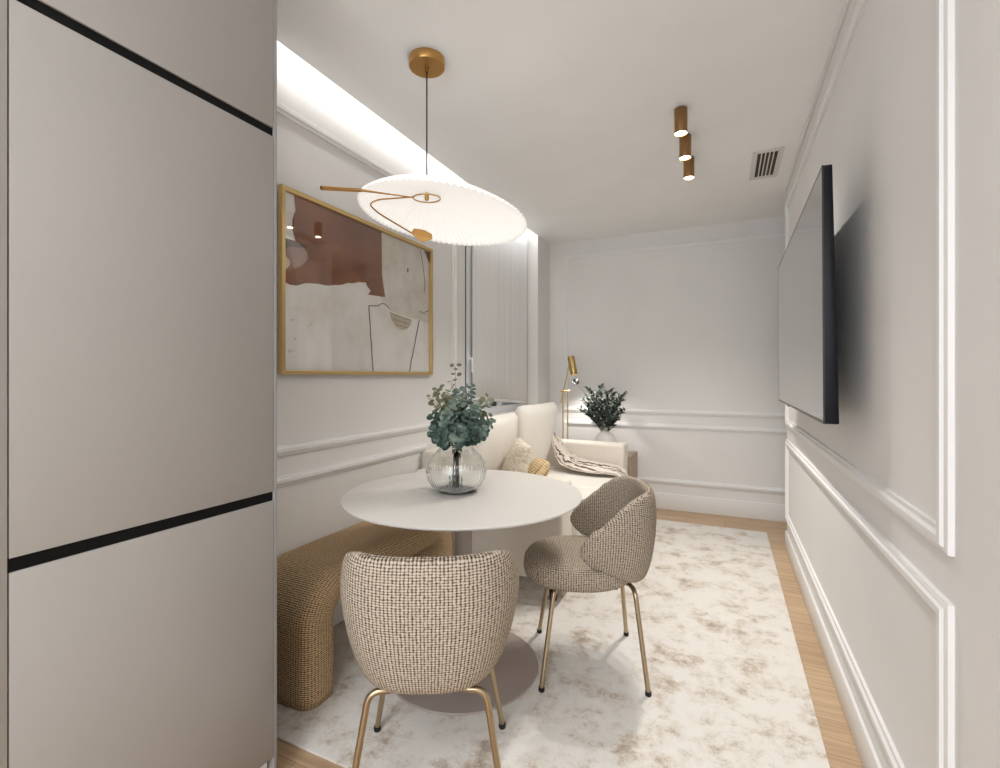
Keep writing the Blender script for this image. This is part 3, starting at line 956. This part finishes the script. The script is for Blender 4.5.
# tips relative to the vase (x right across the picture plane is about (.908,.419))
def TP(l, dpt, z): return Vector((.908*l-.419*dpt, .419*l+.908*dpt, z))
tips = [(TP(-.002, -.02, .535), 'o'), (TP(-.105, .0, .41), 'o'), (TP(-.07, -.06, .44), 'o'), (TP(.06, -.02, .45), 'e'), (TP(.14, .01, .40), 'o'), (TP(.15, -.03, .315), 'e'),
        (TP(.02, -.09, .43), 'e'), (TP(-.03, .08, .47), 'o'), (TP(-.10, -.06, .33), 'e'), (TP(.09, -.10, .36), 'e'), (TP(-.03, -.13, .345), 'e'), (TP(.05, .1, .41), 'e'),
        (TP(-.10, .05, .29), 'e'), (TP(.04, -.14, .27), 'e'), (TP(-.07, -.11, .25), 'e'), (TP(.14, .07, .28), 'e'), (TP(.125, -.09, .265), 'e'), (TP(-.09, -.10, .27), 'e')]
for i, (p2, kd) in enumerate(tips):
    br = bpy.data.objects.new('branch', None); link(br, eu)
    a = rnd.uniform(0, 2*PI); r = rnd.uniform(.01, .045)
    p0 = Vector((-.15*p2.x+.012*math.cos(a), -.15*p2.y+.012*math.sin(a), .012+rnd.uniform(0, .01)))
    neck = Vector((p2.x*.18, p2.y*.18, .20))
    pts = bez(p0, p0.lerp(neck, .5)+Vector((0, 0, .01)), neck, 8)
    c = Vector((p2.x*.55, p2.y*.55, .20+(p2.z-.20)*.62))
    pts2 = bez(neck, c, p2, 14)
    allp = pts+pts2[1:]
    bm = bmesh.new(); tube(bm, allp, [.0019-.0009*k/(len(allp)-1) for k in range(len(allp))], 7); finish('stem', bm, STEM, br, 180)
    bm = bmesh.new()
    steps = range(4, 15)
    for k in steps:
        tg = (pts2[k]-pts2[k-1]).normalized()
        if i == 0 and 7 < k < 12: continue
        frac = k/14
        for q in range(2):
            a = k*1.9+q*PI+rnd.uniform(-.5, .5)
            x = tg.cross(Vector((.3, .2, 1))).normalized(); y = tg.cross(x)
            v = x*math.cos(a)+y*math.sin(a)
            d = (v+tg*rnd.uniform(.1, .5)).normalized()
            size = rnd.uniform(.031, .047)*(1.0-.40*max(0, frac-.55)/.45)
            if i == 0 and k >= 12: size = .018+.006*rnd.random()
            nr = (tg*.7 + Vector((rnd.uniform(-.5, .5)+.35, -.85+rnd.uniform(-.4, .4), rnd.uniform(.1, .7)))).normalized()
            oriented_leaf(bm, pts2[k]+d*.006, d, nr, size, size*rnd.uniform(.86, 1.02), 'round', 0, rnd.uniform(.02, .12))
    finish('foliage', bm, EUC_O if kd == 'o' else EUC, br, 180, recalc=False)

# ------------------------------------------------------------------ framed picture
PY0, PY1, PZ0, PZ1 = 1.505, 2.70, 1.246, 2.068
PX = XL+.006
pic = empty('framed_picture', (PX, (PY0+PY1)/2, (PZ0+PZ1)/2), 'abstract brown and cream painting in a thin gold frame on left wall', 'picture')
hy, hz = (PY1-PY0)/2, (PZ1-PZ0)/2
bm = bmesh.new()
fw_ = .02
rings = []
for o, h in [(0, 0), (0, .024), (.002, .026), (fw_-.002, .026), (fw_, .024), (fw_, .004)]:
    rings.append([bm.verts.new((h, y, z)) for y, z in ((-hy+o, -hz+o), (hy-o, -hz+o), (hy-o, hz-o), (-hy+o, hz-o))])
for r, q in zip(rings, rings[1:]):
    for k in range(4): bm.faces.new((r[k], r[(k+1) % 4], q[(k+1) % 4], q[k]))
finish('frame', bm, GOLDFRAME, pic, 35)

def art_mat(name, a, c, d, scale):
    m, nt, b = nmat(name)
    tc = N(nt, 'ShaderNodeTexCoord')
    n = N(nt, 'ShaderNodeTexNoise'); n.inputs['Scale'].default_value = scale; n.inputs['Detail'].default_value = 7; n.inputs['Roughness'].default_value = .65
    nt.links.new(tc.outputs['Object'], n.inputs['Vector'])
    r = ramp(nt, [(.32, a), (.5, c), (.68, d)]); nt.links.new(n.outputs['Fac'], r.inputs['Fac'])
    nt.links.new(r.outputs['Color'], b.inputs['Base Color']); b.inputs['Roughness'].default_value = .7
    b.inputs['Specular IOR Level'].default_value = .15
    return m
A_CREAM = art_mat('art_cream', srgb(230, 222, 214), srgb(241, 237, 232), srgb(246, 243, 240), 5)
A_BEIGE = art_mat('art_beige', srgb(208, 197, 184), srgb(222, 213, 202), srgb(232, 225, 216), 6)
A_BROWN = art_mat('art_brown', srgb(112, 70, 51), srgb(134, 88, 65), srgb(160, 112, 80), 4)
A_DARK = art_mat('art_dark_brown', srgb(60, 36, 26), srgb(76, 48, 35), srgb(92, 58, 42), 8)
A_LINE = plain('art_line', srgb(62, 56, 52), .8, .1)
A_OCHRE = art_mat('art_ochre', srgb(176, 160, 132), srgb(190, 174, 146), srgb(204, 190, 164), 30)
iy, iz = hy-fw_, hz-fw_
# the paint is laid out in u (0 left .. 1 right), v (0 bottom .. 1 top)
def pt(u, v, h): return (.006+h, -iy+2*iy*u, -iz+2*iz*v)
bm = bmesh.new()
def poly(pts, h, mi):
    f = bm.faces.new([bm.verts.new(pt(u, v, h)) for u, v in pts]); f.material_index = mi
def jag(p, q, n, amp, seed):
    r = random.Random(seed); out = []
    for k in range(n+1):
        t = k/n
        out.append((p[0]+(q[0]-p[0])*t+(r.uniform(-amp, amp)*.6 if 0 < k < n else 0), p[1]+(q[1]-p[1])*t+(r.uniform(-amp, amp) if 0 < k < n else 0)))
    return out
def stroke(pts, w, mi=4, h=.0016):
    for (a, b) in zip(pts, pts[1:]):
        dx, dy = (b[0]-a[0])*1.45, b[1]-a[1]
        l = math.hypot(dx, dy) or 1
        nx, ny = -dy/l*w/1.45, dx/l*w
        poly([(a[0]-nx, a[1]-ny), (b[0]-nx, b[1]-ny), (b[0]+nx, b[1]+ny), (a[0]+nx, a[1]+ny)], h, mi)
poly([(0, 0), (1, 0), (1, 1), (0, 1)], 0, 0)
poly([(.575, 1), (1, 1), (1, .40), (.90, .42)] + jag((.888, .419), (.83, .423), 4, .006, 2) + jag((.82, .42), (.644, .447), 5, .006, 3) + [(.60, .49), (.57, .53)], .0004, 1)
poly(jag((0, .50), (.036, .484), 3, .003, 4) + [(.068, .488)] + jag((.11, .513), (.209, .525), 4, .004, 5) + jag((.24, .53), (.318, .556), 3, .005, 6) + jag((.34, .57), (.396, .587), 3, .005, 18)
     + jag((.42, .60), (.466, .611), 3, .004, 7) + [(.48, .583), (.503, .559), (.483, .529), (.611, .539), (.587, .684), (.582, 1), (.052, 1)] + jag((.06, .912), (.045, .846), 4, .005, 8)
     + jag((.045, .80), (.06, .742), 3, .004, 9) + [(0, .736)], .0008, 2)
poly(jag((0, .74), (.057, .735), 3, .003, 14) + [(.125, .732), (.088, .713), (.028, .697), (0, .65)], .0012, 3)
poly([(0, .555), (.02, .572), (.034, .599), (.032, .622), (.015, .638), (0, .645)], .0013, 5)
poly([(.945, .99), (1, 1), (1, .90), (.985, .93), (.965, .97)], .0012, 3)
stroke(jag((.488, .452), (.518, .0), 12, .003, 10), .0045)
stroke(jag((.488, .452), (.556, .465), 4, .004, 11) + jag((.58, .485), (.603, .489), 2, .003, 19) + jag((.62, .48), (.644, .462), 2, .004, 12), .003)
stroke(jag((.903, .418), (.811, .0), 12, .004, 13), .0055)
stroke(jag((.911, .985), (.938, .866), 5, .004, 15) + jag((.945, .82), (.958, .735), 4, .004, 16) + jag((.955, .70), (.948, .647), 3, .004, 20), .0036)
stroke(jag((.905, .486), (.948, .476), 4, .01, 17) + jag((.96, .49), (.995, .51), 3, .01, 21), .0026)
poly([(.644, .439), (.729, .423), (.83, .41), (.826, .38), (.815, .356), (.79, .33), (.756, .319), (.72, .325), (.694, .339), (.66, .381)], .0013, 5)
for k in range(8): stroke([(.655+.006*k, .428-.013*k), (.826-.005*k, .402-.010*k)], .0011, 4 if k % 3 == 0 else 1, .0018)
poly([(.79, .775), (.80, .77), (.804, .80), (.792, .805)], .0015, 4)
rr = random.Random(8)
for k in range(30):
    u, v = rr.uniform(.66, .97), rr.uniform(.48, .97); s_ = rr.uniform(.002, .006)
    poly([(u, v), (u+s_, v+s_*.5), (u+s_*.6, v+s_*1.6)], .0014, 4)
for (u, v) in ((.04, .28), (.12, .26), (.13, .27), (.05, .17), (.025, .10), (.045, .11)):
    stroke(jag((u, v), (u+.014, v+.012), 5, .010, int(u*1000)), .0012, 5)
finish('canvas', bm, [A_CREAM, A_BEIGE, A_BROWN, A_DARK, A_LINE, A_OCHRE], pic, None, recalc=False)
bm = bmesh.new(); box(bm, (.012, -iy, -iz), (.0135, iy, iz))
finish('glass_pane', bm, pane_mat('picture_glass', .18), pic)

# ------------------------------------------------------------------ pendant
SHADE_E = .27
HX, HY = -1.160, 1.762
pd = empty('pendant_lamp', (HX, HY, ZC), 'white pleated dish pendant lamp with brass arms hanging over the round table', 'lamp')
bm = bmesh.new(); lathe(bm, [(0, 0), (.076, 0), (.0765, -.004), (.0765, -.034), (.0745, -.037), (0, -.037)], 64); finish('canopy', bm, BRASS, pd, 35)
bm = bmesh.new(); lathe(bm, [(0, -.037), (.009, -.037), (.008, -.055), (0, -.056)], 20); finish('cord_grip', bm, BRONZE, pd, 35)
bm = bmesh.new(); tube(bm, [(0, 0, -.05), (0, 0, -.3), (0, 0, -.575)], .0032, 10); finish('cord', bm, plain('black_cord', srgb(24, 22, 22), .7), pd, 60)
# dish: apex on the cord, rim sloping down to the right
RT = Vector((.908, .419, 0)); FWD = Vector((-.419, .908, 0))
APEX = -.575
bm = bmesh.new()
na, nr_ = 336, 22
RIM = .366
NP = 84
RIM = .354
def dish(s, a, lower):
    cx_, cy_ = math.cos(a), math.sin(a)
    pl = .0036*s*math.cos(NP*a)*(1 if s > .12 else 0)
    sc = RIM*s*(1+.006*math.cos(NP*a)*s**6)
    l, d = cx_*sc + .073*s, cy_*sc - .004*s
    p = RT*l + FWD*d
    # rim plane falls to the right; the dish rises to its hub
    rim = 1.917-ZC - .121*(l-.073) - .047*d
    p.z = rim + (APEX-(1.917-ZC) - .009)*(1-s**2.2) + pl + (0 if lower else .004+.018*(1-s**2))
    return p
rings = []
for i in range(nr_+1):
    s = .02+.98*i/nr_
    rings.append([bm.verts.new(dish(s, 2*PI*k/na, True)) for k in range(na)])
for i in range(nr_, -1, -1):
    s = .02+.98*i/nr_
    rings.append([bm.verts.new(dish(s, 2*PI*k/na, False)) for k in range(na)])
for a, b in zip(rings, rings[1:]+rings[:1]):
    for k in range(na):
        bm.faces.new((a[k], a[(k+1) % na], b[(k+1) % na], b[k]))
finish('lamp_shade', bm, shade_mat(), pd, 180)
LITBRASS = metal('lit_brass', srgb(214, 178, 126), .35)  # brass of the ring, the lamp's glow put into its paler colour
bm = bmesh.new()
def P_(l, d, z): return RT*l+FWD*d+Vector((0, 0, z))
ring = []
zr = APEX-.022
for k in range(49): ring.append(P_(.058*math.cos(2*PI*k/48), .050*math.sin(2*PI*k/48), zr))
tube(bm, ring, .0035, 8, caps=False)
finish('mounting_ring', bm, LITBRASS, pd, 180)
bm = bmesh.new(); lathe(bm, [(0, APEX-.0), (.010, APEX-.002), (.010, APEX-.026), (.006, APEX-.032), (0, APEX-.033)], 20); finish('hub_bolt', bm, BRASS, pd, 40)
bm = bmesh.new()
tip = P_(-.415, -.16, -.622); tip = Vector((-1.281-HX, 1.281-HY, 1.898-ZC)); md = Vector((-1.232-HX, 1.436-HY, 1.935-ZC))
st_ = P_(-.058, -.01, zr)
tube(bm, [st_, st_.lerp(md, .5), md, md.lerp(tip, .03), tip], [.0026, .0032, .0048, .0068, .0078], 12)
finish('arm', bm, BRASS, pd, 50)
bm = bmesh.new()
q = [P_(-.056, -.015, zr)] + [Vector((x-HX, y-HY, z-ZC)) for x, y, z in ((-1.249, 1.549, 1.941), (-1.262, 1.508, 1.912), (-1.215, 1.506, 1.870), (-1.078, 1.529, 1.783))]
tube(bm, smooth_path(q, .03, 6), .0032, 10)
arm = finish('arm', bm, BRASS, pd, 50)
bm = bmesh.new()
fin = [(-1.078, 1.529, 1.781), (-1.072, 1.541, 1.801), (-1.036, 1.558, 1.795), (-1.005, 1.562, 1.776), (-.998, 1.554, 1.756), (-1.037, 1.537, 1.744)]
fin = [Vector((x-HX, y-HY, z-ZC)) for x, y, z in fin]
nf = (fin[2]-fin[0]).cross(fin[4]-fin[0]).normalized()
A = [bm.verts.new(v+nf*.0012) for v in fin]; B = [bm.verts.new(v-nf*.0012) for v in fin]
bm.faces.new(A); bm.faces.new(B[::-1])
for k in range(6): bm.faces.new((A[k], B[k], B[(k+1) % 6], A[(k+1) % 6]))
finish('fin', bm, BRASS, arm, None)

# ------------------------------------------------------------------ ceiling spots, vent
SPOTM = emit('spot_glow', (1, .93, .82, 1), 18)
def spot_fixture(y, label):
    t = empty('ceiling_spotlight', (-.202, y, ZC), label, 'spotlight', 0, 'brass cylinder ceiling spotlights')
    bm = bmesh.new()
    lathe(bm, [(0, 0), (.0305, 0), (.032, -.002), (.032, -.124), (.031, -.127), (.0295, -.124), (.029, -.10), (0, -.10)], 40)
    finish('housing', bm, BRONZE, t, 40)
    bm = bmesh.new(); lathe(bm, [(.0285, -.118), (.022, -.124), (.010, -.1275), (0, -.128)], 32); finish('lens', bm, SPOTM, t, 180)
    return t
for y, lb in ((2.634, 'brass cylinder ceiling spotlight closest to the pendant, first of the row of three'), (2.939, 'brass cylinder ceiling spotlight in the middle of the row of three'),
              (3.247, 'brass cylinder ceiling spotlight nearest the back wall, last of the row of three')):
    spot_fixture(y, lb)
vt = empty('air_vent', (.240, 3.55, ZC), 'small slatted white ventilation grille in the ceiling above the television', 'vent')
VW = paint('vent_white', srgb(222, 218, 213), .5, 0)
bm = bmesh.new()
box(bm, (-.085, -.235, -.006), (-.055, .235, 0), .002); box(bm, (.055, -.235, -.006), (.085, .235, 0), .002)
box(bm, (-.055, -.235, -.006), (.055, -.195, 0), .002); box(bm, (-.055, .195, -.006), (.055, .235, 0), .002)
finish('vent_frame', bm, VW, vt, 40)
boxobj('backing', (-.056, -.196, -.0015), (.056, .196, -.0005), plain('vent_dark', srgb(70, 62, 56), .8), vt)
for x in (-.033, -.011, .011, .033):
    bm = bmesh.new(); box(bm, (x-.0035, -.195, -.006), (x+.0035, .195, -.002)); finish('slat', bm, VW, vt)

# ------------------------------------------------------------------ television
tv = empty('television', (XR, 2.645, 1.505), 'large black flat television mounted on the right wall', 'television')
tv.location = (XR-.004, 2.663, 1.501); tv.rotation_euler = (0, 0, -.0125)
TILT = .0055
NAVY = plain('tv_case', srgb(9, 12, 19), .45, .25)
m, nt, b = nmat('tv_screen'); b.inputs['Base Color'].default_value = srgb(14, 13, 13); b.inputs['Roughness'].default_value = .04
b.inputs['IOR'].default_value = 1.6; b.inputs['Coat Weight'].default_value = 1; b.inputs['Coat IOR'].default_value = 1.8; b.inputs['Coat Roughness'].default_value = .03
SCREEN = m
ty, tz = .82, .414
x0 = .300-XR; x1 = .336-XR
bm = bmesh.new(); box(bm, (x0+.002, -ty, -tz), (x1, ty, tz), .004, 2)
for v in bm.verts:
    if v.co.x > (x0+x1)/2: v.co.x += (-.008 if v.co.z > 0 else .006)
box(bm, (x1-.010, -ty*.75, -tz*.8), (x1+.012, ty*.75, tz*.5), .006, 2)
case = finish('case', bm, NAVY, tv, 40)
boxobj('screen', (x0-.0005, -ty+.006, -tz+.010), (x0+.004, ty-.006, tz-.006), SCREEN, tv)
bm = bmesh.new()
for lo, hi in (((-ty, -tz), (ty, -tz+.010)), ((-ty, tz-.006), (ty, tz)), ((-ty, -tz+.010), (-ty+.006, tz-.006)), ((ty-.006, -tz+.010), (ty, tz-.006))):
    box(bm, (x0-.001, lo[0], lo[1]), (x0+.004, hi[0], hi[1]))
finish('bezel', bm, plain('bezel_black', srgb(26, 24, 24), .3), tv)
boxobj('sensor_bump', (x0+.002, .30, -tz-.008), (x0+.018, .36, -tz), NAVY, tv, .002)
boxobj('wall_bracket', (x1+.004, -.25, -.2), (-.0005, .25, .15), BLACK, tv, .003)

for c in tv.children:
    if not c.name.startswith('wall_bracket'):
        c.rotation_euler = (0, .0052*-1, 0)

# ------------------------------------------------------------------ lights
def lamp(name, kind, loc, energy, col, rot=(0, 0, 0), **kw):
    l = bpy.data.lights.new(name, kind); l.energy = energy; l.color = col
    for k, v in kw.items(): setattr(l, k, v)
    o = bpy.data.objects.new(name, l); link(o); o.location = loc; o.rotation_euler = rot
    return o
WARM, NEUT, COOL = (1, .96, .905), (1, .98, .96), (.84, .92, 1)
for y in (2.634, 2.939, 3.247):
    lamp('spot_beam', 'SPOT', (-.202, y, ZC-.134), 24, WARM, (0, 0, 0), spot_size=math.radians(125), spot_blend=.8, shadow_soft_size=.03)
# cove strip light
o = lamp('cove_light', 'AREA', (XD-.008, 2.5, ZC+.026), 5.5, (1, .985, .97), (0, math.radians(-62), 0), shape='RECTANGLE', size=.018, size_y=3.9)
# floor lamp beam
b0 = Vector((-1.39, 4.507, 0))+bot+hd*.01
o = lamp('reading_beam', 'SPOT', b0, 8, WARM, (0, 0, 0), spot_size=math.radians(130), spot_blend=.6, shadow_soft_size=.025)
o.rotation_euler = hd.to_track_quat('-Z', 'Y').to_euler()
# kitchen behind the camera: added unseen fill panels, and a window's daylight
for x, y in ((-.4, -.9), (-.4, -1.9)):
    lamp('kitchen_fill', 'AREA', (x, y, ZC-.015), 12, NEUT, (0, 0, 0), shape='RECTANGLE', size=1.1, size_y=.5)
lamp('kitchen_window', 'AREA', (-.4, Y0+.05, 1.5), 22, COOL, (math.radians(90), 0, 0), shape='RECTANGLE', size=1.7, size_y=1.5)

wd = bpy.data.worlds.new('world'); S.world = wd; wd.use_nodes = True
wd.node_tree.nodes['Background'].inputs['Color'].default_value = (.80, .90, 1, 1)
wd.node_tree.nodes['Background'].inputs['Strength'].default_value = .75

# ------------------------------------------------------------------ camera
cd = bpy.data.cameras.new('camera'); cam = bpy.data.objects.new('camera', cd); link(cam)
cam.location = (0, 0, 1.24)
cam.rotation_euler = (math.radians(90), 0, math.atan(224.5/486))
cd.sensor_fit = 'HORIZONTAL'; cd.sensor_width = 36; cd.lens = 486/1000*36
cd.shift_y = -8/1000
cd.clip_start = .02
S.camera = cam
S.view_settings.view_transform = 'Standard'
S.view_settings.look = 'None'
S.view_settings.exposure = 0.95
S.view_settings.gamma = 1
S.view_settings.use_curve_mapping = False
S.cycles.max_bounces = 10
S.cycles.diffuse_bounces = 6
S.cycles.transmission_bounces = 10
S.cycles.transparent_max_bounces = 12
S.cycles.sample_clamp_indirect = 6
S.cycles.caustics_reflective = False
S.cycles.caustics_refractive = False
